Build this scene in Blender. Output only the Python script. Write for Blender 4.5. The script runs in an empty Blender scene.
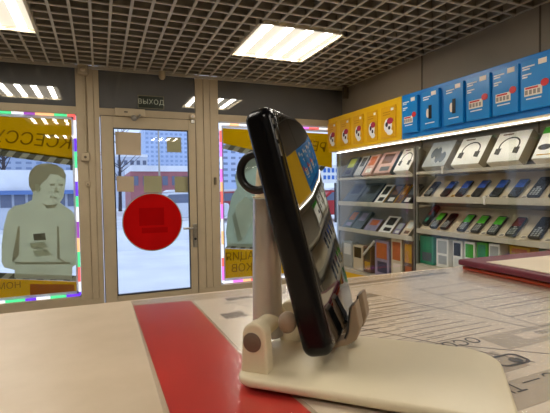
import bpy, bmesh, math, random
from mathutils import Vector, Matrix
random.seed(7)
C = bpy.context.scene.collection
S = 0.9            # metres per unit of the room grid
ZC = 1.32          # eye height above the shop floor
# ------------------------------------------------------------------ camera
FPX, YAW, PIT, ROL = 430.287, math.radians(22.1556), math.radians(-2.1756), math.radians(-0.7743)
def _cam():
    cy, sy, cp, sp = math.cos(YAW), math.sin(YAW), math.cos(PIT), math.sin(PIT)
    fwd = Vector((sy*cp, cy*cp, sp)); rt = Vector((cy, -sy, 0)); up = rt.cross(fwd)
    r2 = math.cos(ROL)*rt + math.sin(ROL)*up
    u2 = -math.sin(ROL)*rt + math.cos(ROL)*up
    return r2, u2, fwd
RT, UP, FW = _cam()
cam_d = bpy.data.cameras.new('camera'); cam_d.sensor_width = 36; cam_d.lens = FPX/550*36
cam_d.clip_start = .01; cam_d.clip_end = 500
cam = bpy.data.objects.new('camera', cam_d); C.objects.link(cam)
m3 = Matrix((RT, UP, -FW)).transposed()
cam.matrix_world = Matrix.Translation((0, 0, ZC)) @ m3.to_4x4()
bpy.context.scene.camera = cam
# sight lines of the photo, met with the real planes of the room (room-grid units, origin at the eye)
def ray(x, y): return FW + (x-275)/FPX*RT - (y-206.5)/FPX*UP
def onx(x, y, X): d = ray(x, y); return d*(X/d.x)
def ony(x, y, Y): d = ray(x, y); return d*(Y/d.y)
def onz(x, y, Z): d = ray(x, y); return d*(Z/d.z)
def F(p): return Vector((p[0]*S, p[1]*S, p[2]*S+ZC))       # room grid -> world
# ------------------------------------------------------------------ materials
MATS = {}
def mat(name, col, rough=.5, metal=0, noise=0, nscale=20, bump=0, bscale=200, spec=.5, emit=0, ecol=None,
        alpha=None, trans=0, ior=1.45, coat=0, col2=None):
    if name in MATS: return MATS[name]
    m = bpy.data.materials.new(name); m.use_nodes = True; nt = m.node_tree
    b = nt.nodes['Principled BSDF']; L = nt.links
    b.inputs['Base Color'].default_value = (*col, 1); b.inputs['Roughness'].default_value = rough
    b.inputs['Metallic'].default_value = metal; b.inputs['Specular IOR Level'].default_value = spec
    b.inputs['IOR'].default_value = ior
    b.inputs['Coat Weight'].default_value = coat; b.inputs['Coat Roughness'].default_value = .05
    if trans: b.inputs['Transmission Weight'].default_value = trans
    if emit:
        b.inputs['Emission Color'].default_value = (*(ecol or col), 1); b.inputs['Emission Strength'].default_value = emit
    tc = nt.nodes.new('ShaderNodeTexCoord')
    if noise or col2:
        n = nt.nodes.new('ShaderNodeTexNoise'); n.inputs['Scale'].default_value = nscale; n.inputs['Detail'].default_value = 5
        L.new(tc.outputs['Object'], n.inputs['Vector'])
        r = nt.nodes.new('ShaderNodeValToRGB'); r.color_ramp.elements[0].position = .3; r.color_ramp.elements[1].position = .7
        c2 = col2 or tuple(max(0, c*(1-noise)) for c in col); c1 = col if col2 else tuple(min(1, c*(1+noise*.5)) for c in col)
        r.color_ramp.elements[0].color = (*c2, 1); r.color_ramp.elements[1].color = (*c1, 1)
        L.new(n.outputs['Fac'], r.inputs['Fac']); L.new(r.outputs['Color'], b.inputs['Base Color'])
    if bump:
        n2 = nt.nodes.new('ShaderNodeTexNoise'); n2.inputs['Scale'].default_value = bscale; n2.inputs['Detail'].default_value = 3
        L.new(tc.outputs['Object'], n2.inputs['Vector'])
        bp = nt.nodes.new('ShaderNodeBump'); bp.inputs['Strength'].default_value = bump; bp.inputs['Distance'].default_value = .002
        L.new(n2.outputs['Fac'], bp.inputs['Height']); L.new(bp.outputs['Normal'], b.inputs['Normal'])
    MATS[name] = m; return m
def clear(name, tint=(1, 1, 1), ior=1.45, rough=.0, extra=0., bump=0):
    """thin clear sheet: see-through plus a mirror sheen that grows with the angle"""
    if name in MATS: return MATS[name]
    m = bpy.data.materials.new(name); m.use_nodes = True; nt = m.node_tree; nt.nodes.clear(); L = nt.links
    o = nt.nodes.new('ShaderNodeOutputMaterial'); mx = nt.nodes.new('ShaderNodeMixShader')
    t = nt.nodes.new('ShaderNodeBsdfTransparent'); t.inputs['Color'].default_value = (*tint, 1)
    g = nt.nodes.new('ShaderNodeBsdfGlossy'); g.inputs['Roughness'].default_value = rough
    lw = nt.nodes.new('ShaderNodeLayerWeight'); lw.inputs['Blend'].default_value = .5
    pw_ = nt.nodes.new('ShaderNodeMath'); pw_.operation = 'POWER'; pw_.inputs[1].default_value = 5.; L.new(lw.outputs['Facing'], pw_.inputs[0])
    f0 = ((ior-1)/(ior+1))**2
    f = nt.nodes.new('ShaderNodeMath'); f.operation = 'MULTIPLY_ADD'; f.inputs[1].default_value = 1-f0; f.inputs[2].default_value = f0; L.new(pw_.outputs[0], f.inputs[0])
    if bump:
        tc = nt.nodes.new('ShaderNodeTexCoord'); n2 = nt.nodes.new('ShaderNodeTexNoise'); n2.inputs['Scale'].default_value = 350
        n2.inputs['Detail'].default_value = 2; L.new(tc.outputs['Object'], n2.inputs['Vector'])
        bp = nt.nodes.new('ShaderNodeBump'); bp.inputs['Strength'].default_value = bump; bp.inputs['Distance'].default_value = .001
        L.new(n2.outputs['Fac'], bp.inputs['Height']); L.new(bp.outputs['Normal'], g.inputs['Normal'])
    ad = nt.nodes.new('ShaderNodeMath'); ad.operation = 'ADD'; ad.inputs[1].default_value = extra; ad.use_clamp = True
    L.new(f.outputs[0], ad.inputs[0]); L.new(ad.outputs[0], mx.inputs[0])
    L.new(t.outputs[0], mx.inputs[1]); L.new(g.outputs[0], mx.inputs[2]); L.new(mx.outputs[0], o.inputs[0])
    MATS[name] = m; return m
def film(name, col, through=.5):
    """printed window film: part of the daylight passes through the ink"""
    if name in MATS: return MATS[name]
    m = bpy.data.materials.new(name); m.use_nodes = True; nt = m.node_tree; nt.nodes.clear(); L = nt.links
    o = nt.nodes.new('ShaderNodeOutputMaterial'); mx = nt.nodes.new('ShaderNodeMixShader'); mx.inputs[0].default_value = through
    d = nt.nodes.new('ShaderNodeBsdfDiffuse'); t = nt.nodes.new('ShaderNodeBsdfTranslucent')
    tc = nt.nodes.new('ShaderNodeTexCoord'); n = nt.nodes.new('ShaderNodeTexNoise'); n.inputs['Scale'].default_value = 6
    L.new(tc.outputs['Object'], n.inputs['Vector'])
    r = nt.nodes.new('ShaderNodeValToRGB'); r.color_ramp.elements[0].color = (*[c*.88 for c in col], 1); r.color_ramp.elements[1].color = (*[min(1, c*1.08) for c in col], 1)
    L.new(n.outputs['Fac'], r.inputs['Fac']); L.new(r.outputs[0], d.inputs[0]); L.new(r.outputs[0], t.inputs[0])
    L.new(d.outputs[0], mx.inputs[1]); L.new(t.outputs[0], mx.inputs[2]); L.new(mx.outputs[0], o.inputs[0])
    MATS[name] = m; return m
def srgb(r, g, b):
    f = lambda c: (c/255/12.92) if c/255 < .04045 else ((c/255+.055)/1.055)**2.4
    return (f(r), f(g), f(b))
# ------------------------------------------------------------------ mesh builder
class MB:
    def __init__(s): s.b = bmesh.new()
    def quad(s, pts, mi=0):
        f = s.b.faces.new([s.b.verts.new(Vector(p)) for p in pts]); f.material_index = mi; return s
    def box(s, a, c, mi=0):
        x0, x1 = sorted((a[0], c[0])); y0, y1 = sorted((a[1], c[1])); z0, z1 = sorted((a[2], c[2]))
        v = [s.b.verts.new(p) for p in ((x0,y0,z0),(x1,y0,z0),(x1,y1,z0),(x0,y1,z0),(x0,y0,z1),(x1,y0,z1),(x1,y1,z1),(x0,y1,z1))]
        for q in ((3,2,1,0),(4,5,6,7),(0,1,5,4),(1,2,6,5),(2,3,7,6),(3,0,4,7)):
            f = s.b.faces.new([v[i] for i in q]); f.material_index = mi
        return s
    def prism(s, pts, d, mi=0):
        """pts: loop of 3D points, d: extrusion vector"""
        d = Vector(d); a = [s.b.verts.new(Vector(p)) for p in pts]; c = [s.b.verts.new(Vector(p)+d) for p in pts]; n = len(a)
        fs = [s.b.faces.new(a[::-1]), s.b.faces.new(c)]
        for i in range(n): fs.append(s.b.faces.new((a[i], a[(i+1) % n], c[(i+1) % n], c[i])))
        for f in fs: f.material_index = mi
        return s
    def loops(s, rings, mi=0, cap=True, close=False):
        R = [[s.b.verts.new(Vector(p)) for p in r] for r in rings]; n = len(R[0])
        idx = range(len(R)) if close else range(len(R)-1)
        for k in idx:
            A, Bq = R[k], R[(k+1) % len(R)]
            for i in range(n):
                f = s.b.faces.new((A[i], A[(i+1) % n], Bq[(i+1) % n], Bq[i])); f.material_index = mi
        if cap and not close:
            for r in (R[0][::-1], R[-1]):
                f = s.b.faces.new(r); f.material_index = mi
        return s
    def tube(s, path, rad, n=12, mi=0, close=False):
        path = [Vector(p) for p in path]; rings = []
        rs = rad if isinstance(rad, (list, tuple)) else [rad]*len(path)
        ref = None
        for i, p in enumerate(path):
            if close: t = path[(i+1) % len(path)]-path[i-1]
            else: t = path[min(i+1, len(path)-1)]-path[max(i-1, 0)]
            t.normalize()
            if ref is None: ref = t.orthogonal().normalized()
            ref = (ref-t*ref.dot(t)).normalized(); bi = t.cross(ref)
            rings.append([p+(ref*math.cos(2*math.pi*k/n)+bi*math.sin(2*math.pi*k/n))*rs[i] for k in range(n)])
        return s.loops(rings, mi, True, close)
    def ball(s, c, r, sc=(1, 1, 1), n=12, mi=0):
        rings = []
        for i in range(1, n):
            a = math.pi*i/n
            rings.append([Vector(c)+Vector((r*sc[0]*math.sin(a)*math.cos(2*math.pi*k/(2*n)), r*sc[1]*math.sin(a)*math.sin(2*math.pi*k/(2*n)), -r*sc[2]*math.cos(a))) for k in range(2*n)])
        return s.loops(rings, mi)
    def build(s, name, m, parent=None, origin=None, far=False, smooth=False, bevel=0, seg=2):
        if origin is not None or far:
            o3 = Vector(origin or (0, 0, 0)); k = S if far else 1
            for v in s.b.verts: v.co = (v.co-o3)*k
        bmesh.ops.recalc_face_normals(s.b, faces=s.b.faces[:])
        me = bpy.data.meshes.new(name); s.b.to_mesh(me); s.b.free()
        for mm in (m if isinstance(m, (list, tuple)) else [m]): me.materials.append(mm)
        if smooth:
            for p in me.polygons: p.use_smooth = True
        o = bpy.data.objects.new(name, me); C.objects.link(o)
        if parent is not None: o.parent = parent
        elif origin is not None or far: o.location = F(origin or (0, 0, 0)) if far else Vector(origin)
        if bevel:
            md = o.modifiers.new('bevel', 'BEVEL'); md.width = bevel; md.segments = seg; md.limit_method = 'ANGLE'; md.angle_limit = math.radians(40)
        if smooth:
            try:
                md = o.modifiers.new('edges', 'EDGE_SPLIT'); md.split_angle = math.radians(42)
            except Exception: pass
        return o
def tag(o, label, cat, group=None):
    o['label'] = label; o['category'] = cat
    if group: o['group'] = group
    return o
def thing(name, label, cat, loc, rot=None, group=None):
    o = bpy.data.objects.new(name, None); C.objects.link(o); o.empty_display_size = .05
    if rot is not None: o.matrix_world = Matrix.Translation(Vector(loc)) @ rot.to_4x4()
    else: o.location = Vector(loc)
    return tag(o, label, cat, group)
def struct(o): o['kind'] = 'structure'; return o
def stuff(o): o['kind'] = 'stuff'; return o
def text(name, body, size, M, m, parent=None, extrude=0., mirror=False, space=1., shear=0., align='CENTER'):
    cu = bpy.data.curves.new(name, 'FONT'); cu.body = body; cu.size = size; cu.align_x = align; cu.align_y = 'CENTER'
    cu.extrude = extrude; cu.space_character = space; cu.shear = shear
    t = bpy.data.objects.new('tmp', cu); C.objects.link(t)
    dg = bpy.context.evaluated_depsgraph_get(); dg.update()
    me = bpy.data.meshes.new_from_object(t.evaluated_get(dg)); bpy.data.objects.remove(t)
    if mirror: me.transform(Matrix.Diagonal((-1, 1, 1, 1))); me.flip_normals()
    me.transform(M); me.name = name; me.materials.clear(); me.materials.append(m)
    o = bpy.data.objects.new(name, me); C.objects.link(o)
    if parent is not None: o.parent = parent
    return o
def rrect(w, h, r, n=6, inset=0., corners=None):
    """rounded rectangle loop in the plane, centred; corners: radius of (+,+),(-,+),(-,-),(+,-)"""
    rs = corners or (r, r, r, r); out = []
    for (sx, sy, a0), rr in zip(((1, 1, 0), (-1, 1, 90), (-1, -1, 180), (1, -1, 270)), rs):
        cx, cy = sx*(w/2-rr), sy*(h/2-rr); q = max(rr-inset, 1e-5)
        for k in range(n+1):
            a = math.radians(a0+90*k/n); out.append((cx+q*math.cos(a), cy+q*math.sin(a)))
    return out
def slab(mb, w, h, t, r, edge, M, corners=None, n=8, e=4, mi=0):
    """rounded slab, thickness along local z, edge rounding"""
    prof = [(edge*(1-math.sin(math.pi/2*k/e)), -t/2+edge*(1-math.cos(math.pi/2*k/e))) for k in range(e+1)]
    prof = prof+[(i, -z) for i, z in prof[::-1]]
    mb.loops([[M @ Vector((x, y, z)) for x, y in rrect(w, h, r, n, i, corners)] for i, z in prof], mi)
    return mb

# palette
m_floor = mat('floor tile', srgb(196, 188, 178), .4, noise=.25, nscale=4)
m_frame = mat('beige painted profile', srgb(190, 172, 142), .62, noise=.06, nscale=8)
m_frame_d = mat('beige profile groove', srgb(96, 84, 66), .6, noise=.06, nscale=8)
m_wall = mat('warm grey wall panel', srgb(152, 140, 122), .7, noise=.08, nscale=3)
m_blind = mat('dark transom glass', srgb(100, 101, 102), .02, noise=.1, nscale=3, spec=.5, ior=2.8)
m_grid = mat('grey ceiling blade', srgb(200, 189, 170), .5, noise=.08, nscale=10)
m_web_shade = mat('shade darkened ceiling blade side', srgb(150, 140, 124), .6, noise=.08, nscale=10)  # shade inside the cells put into a darker colour for the blade sides
m_void = mat('ceiling void', srgb(22, 20, 17), .9, noise=.2, nscale=2)
m_glass = clear('window glass', (.97, .98, .98))
m_case_glass = clear('showcase glass', (.97, .98, .97), ior=1.35)
m_white = mat('white plastic', srgb(232, 228, 218), .4, noise=.03)
m_cream = mat('cream board', srgb(222, 205, 176), .55, noise=.06, nscale=9)
m_steel = mat('brushed steel', srgb(170, 165, 155), .3, metal=.9, noise=.08, nscale=40)
m_black = mat('black plastic', srgb(16, 15, 16), .35, noise=.1)
m_dgrey = mat('dark grey plastic', srgb(44, 44, 46), .4, noise=.1)
m_yellow = mat('yellow sign board', srgb(232, 182, 10), .4, noise=.05, nscale=5)
m_blue = mat('blue sign board', srgb(6, 120, 196), .35, noise=.06, nscale=5)
m_blue2 = mat('blue poster paper', srgb(18, 132, 204), .3, noise=.06, nscale=5)
m_red = mat('red print', srgb(206, 40, 40), .4, noise=.05)
m_prt = mat('white print', srgb(232, 232, 228), .5, noise=.03)

# ================================================================== SETTING
X0, X1, Y0, Y1, ZF, ZT = -3.2, 2.731, -2.2, 4.5, -ZC/S, 1.195
def far_box(name, a, c, m, bevel=0): return struct(MB().box(a, c).build(name, m, far=True, bevel=bevel))
far_box('floor', (X0-.2, Y0-.2, ZF-.1), (X1+.2, Y1+.15, ZF), m_floor)
far_box('wall_right', (X1, Y0, ZF), (X1+.15, Y1+.15, ZT+.4), m_wall)
far_box('wall_left', (X0-.15, Y0, ZF), (X0, Y1+.15, ZT+.4), m_wall)
far_box('wall_back', (X0, Y0-.15, ZF), (X1, Y0, ZT+.4), m_wall)
# joints between the wall panels
for i, y in enumerate((3.137, 2.009)):
    far_box('trim_%d' % (10+i), (X1-.004, y-.006, .3), (X1, y+.006, ZT), m_frame_d)
far_box('trim_12', (X1-.05, 4.38, 1.06), (X1, 4.43, ZT), m_frame_d)
LAMPS = [(-1.085, 2.885), (1.08, 2.885), (-1.085, .62), (1.08, .62), (-1.085, -1.5), (1.08, -1.5)]  # front pair is in view; the others are unseen, added for room light
LW, LD = .70, .775
def ceiling():
    mb = MB(); w, h = .009, .075; z0 = ZT
    def cuts(lo, hi, u, axis):
        iv = [(lo, hi)]
        for lx, ly in LAMPS:
            a0, a1, b0, b1 = (lx, lx+LW, ly, ly+LD) if axis == 'x' else (ly, ly+LD, lx, lx+LW)
            if b0-.004 < u < b1+.004:
                nv = []
                for p, q in iv:
                    if a1 <= p or a0 >= q: nv.append((p, q)); continue
                    if a0 > p: nv.append((p, a0))
                    if a1 < q: nv.append((a1, q))
                iv = nv
        return iv
    x = X0+.05
    while x < X1:
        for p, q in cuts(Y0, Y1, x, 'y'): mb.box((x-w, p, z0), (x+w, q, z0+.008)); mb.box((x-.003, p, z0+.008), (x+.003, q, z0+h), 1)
        x += .125
    y = Y1-.07
    while y > Y0:
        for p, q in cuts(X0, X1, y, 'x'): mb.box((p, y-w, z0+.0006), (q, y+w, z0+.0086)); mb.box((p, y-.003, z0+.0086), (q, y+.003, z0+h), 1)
        y -= .132
    struct(mb.build('ceiling', [m_grid, m_web_shade], far=True))
    far_box('ceiling_void', (X0-.1, Y0-.1, ZT+.2), (X1+.1, Y1+.15, ZT+.3), m_void)
ceiling()
far_box('trim_13', (X0, Y1-.012, ZT-.02), (X1, Y1+.0, ZT+.012), m_grid)
# lower front wall and posts
struct(MB().box((X0, Y1, ZF), (.02, Y1+.12, -1.03)).box((.95, Y1, ZF), (X1, Y1+.12, -1.03)).build('wall_front', m_frame, far=True))
PZ = ZT-.018
post = MB().box((-.185, Y1+.01, -1.03), (.02, Y1+.11, PZ)).box((-.185, Y1, -1.03), (-.09, Y1+.12, PZ)).box((-.086, Y1-.008, -1.03), (-.03, Y1+.12, PZ)).box((-.027, Y1, -1.03), (.02, Y1+.12, PZ))
struct(post.build('trim_1', m_frame, far=True, bevel=.003))
post = MB().box((.95, Y1+.01, -1.03), (1.195, Y1+.11, PZ)).box((.95, Y1, -1.03), (1.03, Y1+.12, PZ)).box((1.034, Y1-.006, -1.03), (1.10, Y1+.12, PZ)).box((1.104, Y1, -1.03), (1.195, Y1+.12, PZ))
struct(post.build('trim_2', m_frame, far=True, bevel=.003))
far_box('trim_3', (X0, Y1, .745), (-.185, Y1+.12, .815), m_frame)
far_box('trim_4', (.02, Y1, .745), (.95, Y1+.12, .815), m_frame)
far_box('trim_5', (1.195, Y1, .745), (X1, Y1+.12, .815), m_frame)
far_box('trim_6', (X0, Y1, -1.03), (-.185, Y1+.12, -.998), m_frame)
far_box('trim_7', (1.195, Y1, -1.03), (X1, Y1+.12, -1.022), m_frame)
far_box('trim_8', (-1.62, Y1, -1.0), (-1.50, Y1+.12, .75), m_frame)
# transom panes: dark glass
for i, (a, c) in enumerate(((X0, -.185), (.02, .95), (1.195, X1))):
    far_box('window_%d' % (3+i), (a, Y1+.02, .815), (c, Y1+.035, ZT+.2), m_blind)
# clear panes
def pane(n, a, c, z0, z1): return struct(MB().box((a, Y1+.045, z0), (c, Y1+.052, z1)).build('window_%d' % n, m_glass, far=True))
pane(1, -1.5, -.185, -1.0, .745); pane(2, 1.195, X1, -1.022, .745); pane(6, X0, -1.62, -1.0, .745)
# door: leaf frame, pane, handle, hinges
door = MB()
lz0, lz1 = ZF, .738
door.box((.03, Y1-.02, lz0), (.139, Y1+.05, lz1)).box((.866, Y1-.02, lz0), (.94, Y1+.05, lz1))
door.box((.139, Y1-.02, .627), (.866, Y1+.05, lz1)).box((.139, Y1-.02, lz0), (.866, Y1+.05, -1.02))
door = struct(door.build('door_1', m_frame, far=True, bevel=.004))
def far_child(mb, name, m, parent, **k):
    for v in mb.b.verts: v.co = v.co*S+Vector((0, 0, ZC))-parent.location
    return mb.build(name, m, parent, **k)
far_child(MB().box((.139, Y1+.012, -1.02), (.866, Y1+.02, .627)), 'pane', m_glass, door)
g = MB()
for a, c in (((.139, -1.02), (.148, .627)), ((.857, -1.02), (.866, .627)), ((.148, .618), (.857, .627)), ((.148, -1.02), (.857, -1.008))):
    g.box((a[0], Y1-.022, a[1]), (c[0], Y1+.01, c[1]))
far_child(g, 'gasket', m_dgrey, door)
g = MB().box((.024, Y1-.01, lz0), (.03, Y1, .745)).box((.94, Y1-.01, lz0), (.946, Y1, .745)).box((.03, Y1-.01, .738), (.94, Y1, .745))
far_child(g, 'door_gap', m_frame_d, door)
hp = ony(195, 232, Y1-.02)
h = far_child(MB().box((hp.x-.022, Y1-.03, hp.z-.16), (hp.x+.022, Y1-.02, hp.z+.085)), 'handle_plate', m_steel, door, bevel=.003)
far_child(MB().tube([(hp.x, Y1-.03, hp.z+.045), (hp.x, Y1-.075, hp.z+.045), (hp.x-.03, Y1-.085, hp.z+.045), (hp.x-.13, Y1-.085, hp.z+.047)], .011, 10), 'handle_lever', m_steel, door, smooth=True)
far_child(MB().tube([(hp.x, Y1-.03, hp.z-.07), (hp.x, Y1-.04, hp.z-.07)], .013, 12), 'lock_cylinder', m_dgrey, door, smooth=True)

# ------------------------------------------------------------------ ceiling lamps
m_lframe = mat('lamp trim', srgb(225, 210, 180), .4, noise=.03)
m_diff = mat('lamp diffuser', (.06, .055, .05), .5, emit=.93, ecol=(1, .89, .7), noise=.02)
m_tube = mat('lamp tube glow', (1, 1, 1), .5, emit=31, ecol=(1, .935, .83), noise=.01)
lamp_lab = {0: 'square ceiling light panel cut off by the frame, above left window',
            1: 'square four tube ceiling light panel above the phone, bright and whole',
            2: 'added unseen square ceiling light panel above the counter end', 3: 'added unseen square ceiling light panel straight above the phone stand',
            4: 'added unseen square ceiling light panel at the back of the shop by the left wall', 5: 'added unseen square ceiling light panel at the back of the shop by the shelves'}
for i, (lx, ly) in enumerate(LAMPS):
    t = thing('ceiling_lamp', lamp_lab[i], 'ceiling light', F((lx+LW/2, ly+LD/2, ZT)), group='ceiling light panels')
    w, d = LW/2*S, LD/2*S; k = .018
    fr = MB().box((-w, -d, -.012), (w, -d+k, .05)).box((-w, d-k, -.012), (w, d, .05)).box((-w, -d, -.012), (-w+k, d, .05)).box((w-k, -d, -.012), (w, d, .05)).box((-w, -d, .05), (w, d, .056))
    fr.build('lamp_trim', m_lframe, t)
    MB().box((-w+k, -d+k, .012), (w-k, d-k, .02)).build('diffuser', m_diff, t)
    for j in range(4):
        x = (-w+k)+(2*w-2*k)*(j+.5)/4
        MB().box((x-.024, -d+.03, .006), (x+.024, d-.03, .0118)).build('tube', m_tube, t)

# ------------------------------------------------------------------ fittings on the front wall
PL = Y1-.0085
def P(x, y, Y=Y1): return ony(x, y, Y)
RX = Matrix.Rotation(math.pi/2, 4, 'X')     # text upright, read from the room
sg = ony(151, 102.5, Y1+.02)
t = thing('exit_sign', 'small dark exit sign with pale letters on the dark glass above the door', 'sign', F((sg.x, Y1+.02, sg.z)))
MB().box((-.108, -.012, -.052), (.108, -.0005, .052)).build('sign_panel', mat('sign green black', srgb(38, 46, 34), .4, noise=.1), t, bevel=.002)
text('sign_letters', 'ВЫХОД', .060, Matrix.Translation((0, -.0135, 0)) @ RX, mat('sign letters', srgb(200, 205, 185), .5, noise=.02), t, .0006, space=1.05)
fr = MB()
for a, c in (((-.115, -.059), (.115, -.052)), ((-.115, .052), (.115, .059)), ((-.115, -.052), (-.108, .052)), ((.108, -.052), (.115, .052))):
    fr.box((a[0], -.013, a[1]), (c[0], -.0005, c[1]))
fr.build('sign_frame', mat('sign edge', srgb(112, 108, 84), .5, noise=.05), t)
a = P(114.5, 108, Y1-.02); c = P(145, 117.5, Y1-.02)
t = thing('door_closer', 'beige door closer box with grey metal arm on the beam above the door', 'door closer', F(((a.x+c.x)/2, Y1-.0005, (a.z+c.z)/2)))
MB().box((-(c.x-a.x)/2*S, -.045, -.034), ((c.x-a.x)/2*S, 0, .034)).build('closer_body', m_frame, t, bevel=.006)
MB().box((-.05, -.047, -.004), (-.02, -.044, .006)).build('adjusting_slot', m_dgrey, t)
MB().tube([(.02, -.05, -.03), (.02, -.055, -.06), (.06, -.062, -.05), (.085, -.062, -.02)], .010, 8).build('closer_arm', m_steel, t, smooth=True)
MB().ball((.03, -.055, -.05), .026).build('arm_joint', m_steel, t, smooth=True)
def sensor(name, px, r, lab, cat, Y=Y1):
    p = P(*px, Y); t = thing(name, lab, cat, F((p.x, Y, p.z)))
    MB().tube([(0, 0, 0), (0, -.025, 0), (0, -.032, 0)], [r, r, r*.8], 20).build('sensor_cap', m_cream, t, smooth=True)
    MB().tube([(0, -.031, 0), (0, -.038, 0)], r*.35, 12).build('sensor_screw', m_steel, t, smooth=True)
    return t
t = sensor('door_sensor', (192, 117), .026, 'round cream alarm sensor at the top right corner of the door', 'sensor', Y1)
MB().box((-.016, -.03, -.062), (.016, 0, -.03)).build('magnet_block', m_steel, t, bevel=.003)
def wbox(px, w, h, d, name, lab, cat, m, Y, scr=True):
    p = P(*px, Y); t = thing(name, lab, cat, F((p.x, Y, p.z)))
    MB().box((-w, -d, -h), (w, 0, h)).build('housing', m, t, bevel=.005)
    if scr: MB().tube([(0, -d+.001, -h*.1), (0, -d-.006, -h*.1)], w*.35, 12).build('button', m_frame_d, t, smooth=True)
    return t
wbox((85.5, 157), .032, .034, .03, 'call_button', 'small square beige box with a round button on left door post, upper of two', 'button box', m_frame, PL)
wbox((88, 184), .018, .022, .022, 'junction_box', 'tiny beige box on left door post under the button box', 'box', m_frame, Y1)
wbox((215, 181), .012, .035, .02, 'cable_clip', 'slim dark clip on the right door post beside the light strip', 'clip', m_frame_d, Y1)
p = P(83, 70, Y1-.0085)
t = thing('motion_detector', 'beige motion detector at the top of the left door post', 'motion detector', F((p.x, PL, p.z)))
slab(MB(), .085, .10, .05, .02, .012, Matrix.Translation((0, -.0255, 0)) @ RX).build('housing', m_frame, t, smooth=True)
MB().ball((0, -.048, -.01), .022, (1, .5, .7)).build('lens', m_cream, t, smooth=True)
q = P(85.5, 157, PL)
pts = [F((p.x+.01, PL-.006, p.z-.05)), F((p.x+.012, PL-.006, .6)), F((q.x+.004, PL-.006, .35)), F((q.x, PL-.006, q.z+.05))]
tag(MB().tube(pts, .006, 8).build('wire', m_frame, smooth=True), 'thin cream cable running down left door post from motion detector to button box', 'cable')
p = P(161, 77, Y1+.012)
t = thing('smoke_sensor', 'small round sensor hanging under the ceiling grid above exit sign', 'sensor', F((p.x, Y1-.07, ZT)))
MB().tube([(0, 0, .0), (0, 0, -.03), (0, 0, -.055), (0, 0, -.07)], [.03, .032, .028, .015], 16).build('sensor_body', m_frame, t, smooth=True)

# ------------------------------------------------------------------ prints on the glass
YS = Y1+.065
def flat(pxs, Y): return [ony(x, y, Y) for x, y in pxs]
def decal(name, pxs, m, lab=None, cat=None, Y=YS, parent=None, group=None, th=.0012):
    pts = flat(pxs, Y); mb = MB()
    if parent is None:
        o3 = Vector((sum(p.x for p in pts)/len(pts), Y, sum(p.z for p in pts)/len(pts)))
        mb.prism(pts, (0, th, 0)); o = mb.build(name, m, origin=o3, far=True)
        return tag(o, lab, cat, group)
    mb.prism(pts, (0, th, 0))
    for v in mb.b.verts: v.co = v.co*S+Vector((0, 0, ZC))-parent.location
    return mb.build(name, m, parent)
f_yel = film('yellow window film', srgb(228, 192, 4), .55)
f_yel2 = film('darker yellow film ink', srgb(158, 124, 10), .5)
f_org = film('brown orange film ink', srgb(205, 128, 10), .55)
f_pale = film('pale stripe film', srgb(190, 188, 165), .5)
f_grey = film('grey stripe film', srgb(122, 120, 100), .5)
f_fig = film('olive figure film', srgb(224, 228, 206), .5)
f_fig2 = film('darker figure ink', srgb(200, 200, 174), .5)
f_fig3 = film('dark figure ink', srgb(138, 138, 118), .5)
f_fig4 = film('light figure ink', srgb(212, 217, 194), .5)
f_cool = film('cool figure film', srgb(200, 216, 202), .5)
f_cool2 = film('cool darker figure ink', srgb(176, 192, 178), .5)
f_cool3 = film('cool pale figure ink', srgb(222, 236, 226), .5)
f_red = film('red round film', srgb(226, 24, 24), .4)
f_red2 = film('dark red film ink', srgb(204, 16, 18), .4)
f_tan = film('tan paper back', srgb(232, 210, 178), .45)
f_khk = film('khaki paper back', srgb(208, 198, 160), .45)
def banner(name, pxs, lab, texts, hatch=None, patches=()):
    pts = flat(pxs, YS); c = sum(pts, Vector())/len(pts)
    t = thing(name, lab, 'window sticker', F((c.x, YS, c.z)))
    decal('film', pxs, f_yel, parent=t)
    if hatch:
        (ax, ay), (bx, by), h = hatch
        A, Bp = ony(ax, ay, YS), ony(bx, by, YS); H = h/95.
        n = int((Bp.x-A.x)/.055)
        mb = MB()
        for i in range(n):
            u0, u1 = i/n, (i+1)/n; p0 = A.lerp(Bp, u0); p1 = A.lerp(Bp, u1); sl = Vector((.05, 0, 0))
            mb.prism([p0, p1, p1+sl+Vector((0, 0, H)), p0+sl+Vector((0, 0, H))], (0, .001, 0), i % 2)
        for v in mb.b.verts: v.co = v.co*S+Vector((0, 0, ZC))-t.location
        mb.build('striped_edge', [f_pale, f_grey], t)
    for q in patches: decal('colour_block', q, f_org, parent=t, Y=YS-.003)
    for body, (x, y), size, ang in texts:
        p = ony(x, y, YS-.003); l = F(p)-t.location
        text('letters', body, size, Matrix.Translation(l) @ Matrix.Rotation(ang, 4, 'Y') @ RX, f_yel2, t, .0003, mirror=True, shear=-.15 if ang else 0)
    return t
banner('yellow_banner', [(-70, 112), (74.5, 118.5), (73, 160), (-70, 139)], 'yellow tilted banner film with mirrored letters across the top of left window',
       [('АКСЕССУАРЫ', (17, 138.5), .145, .085)], ((-72, 146), (72.5, 165.5), 6))
banner('yellow_banner', [(-60, 276.5), (77.5, 281.5), (79, 293.5), (-60, 309)], 'yellow banner film with brown block along the bottom of left window',
       [('НОМ', (9, 286), .075, 0)], ((-60, 276.5), (76, 281.2), 4.5), [[(30, 284), (74, 284.5), (74.5, 292.5), (30, 295.5)]])
banner('yellow_banner', [(222.5, 128), (332, 134), (332, 168), (222, 143)], 'yellow tilted banner film across the top of right window behind the phone',
       [('РЕМОНТ', (300, 145), .145, .085)], ((222, 148.5), (322, 171), 5))
banner('yellow_banner', [(225, 248.5), (345, 252.5), (345, 268), (225, 278.5)], 'yellow banner film with two mirrored words along the bottom of right window',
       [('АЦИЯ', (240, 256.5), .11, 0), ('КОВ', (242, 268), .11, 0)], ((225, 248.3), (335, 252.2), 5))
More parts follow.
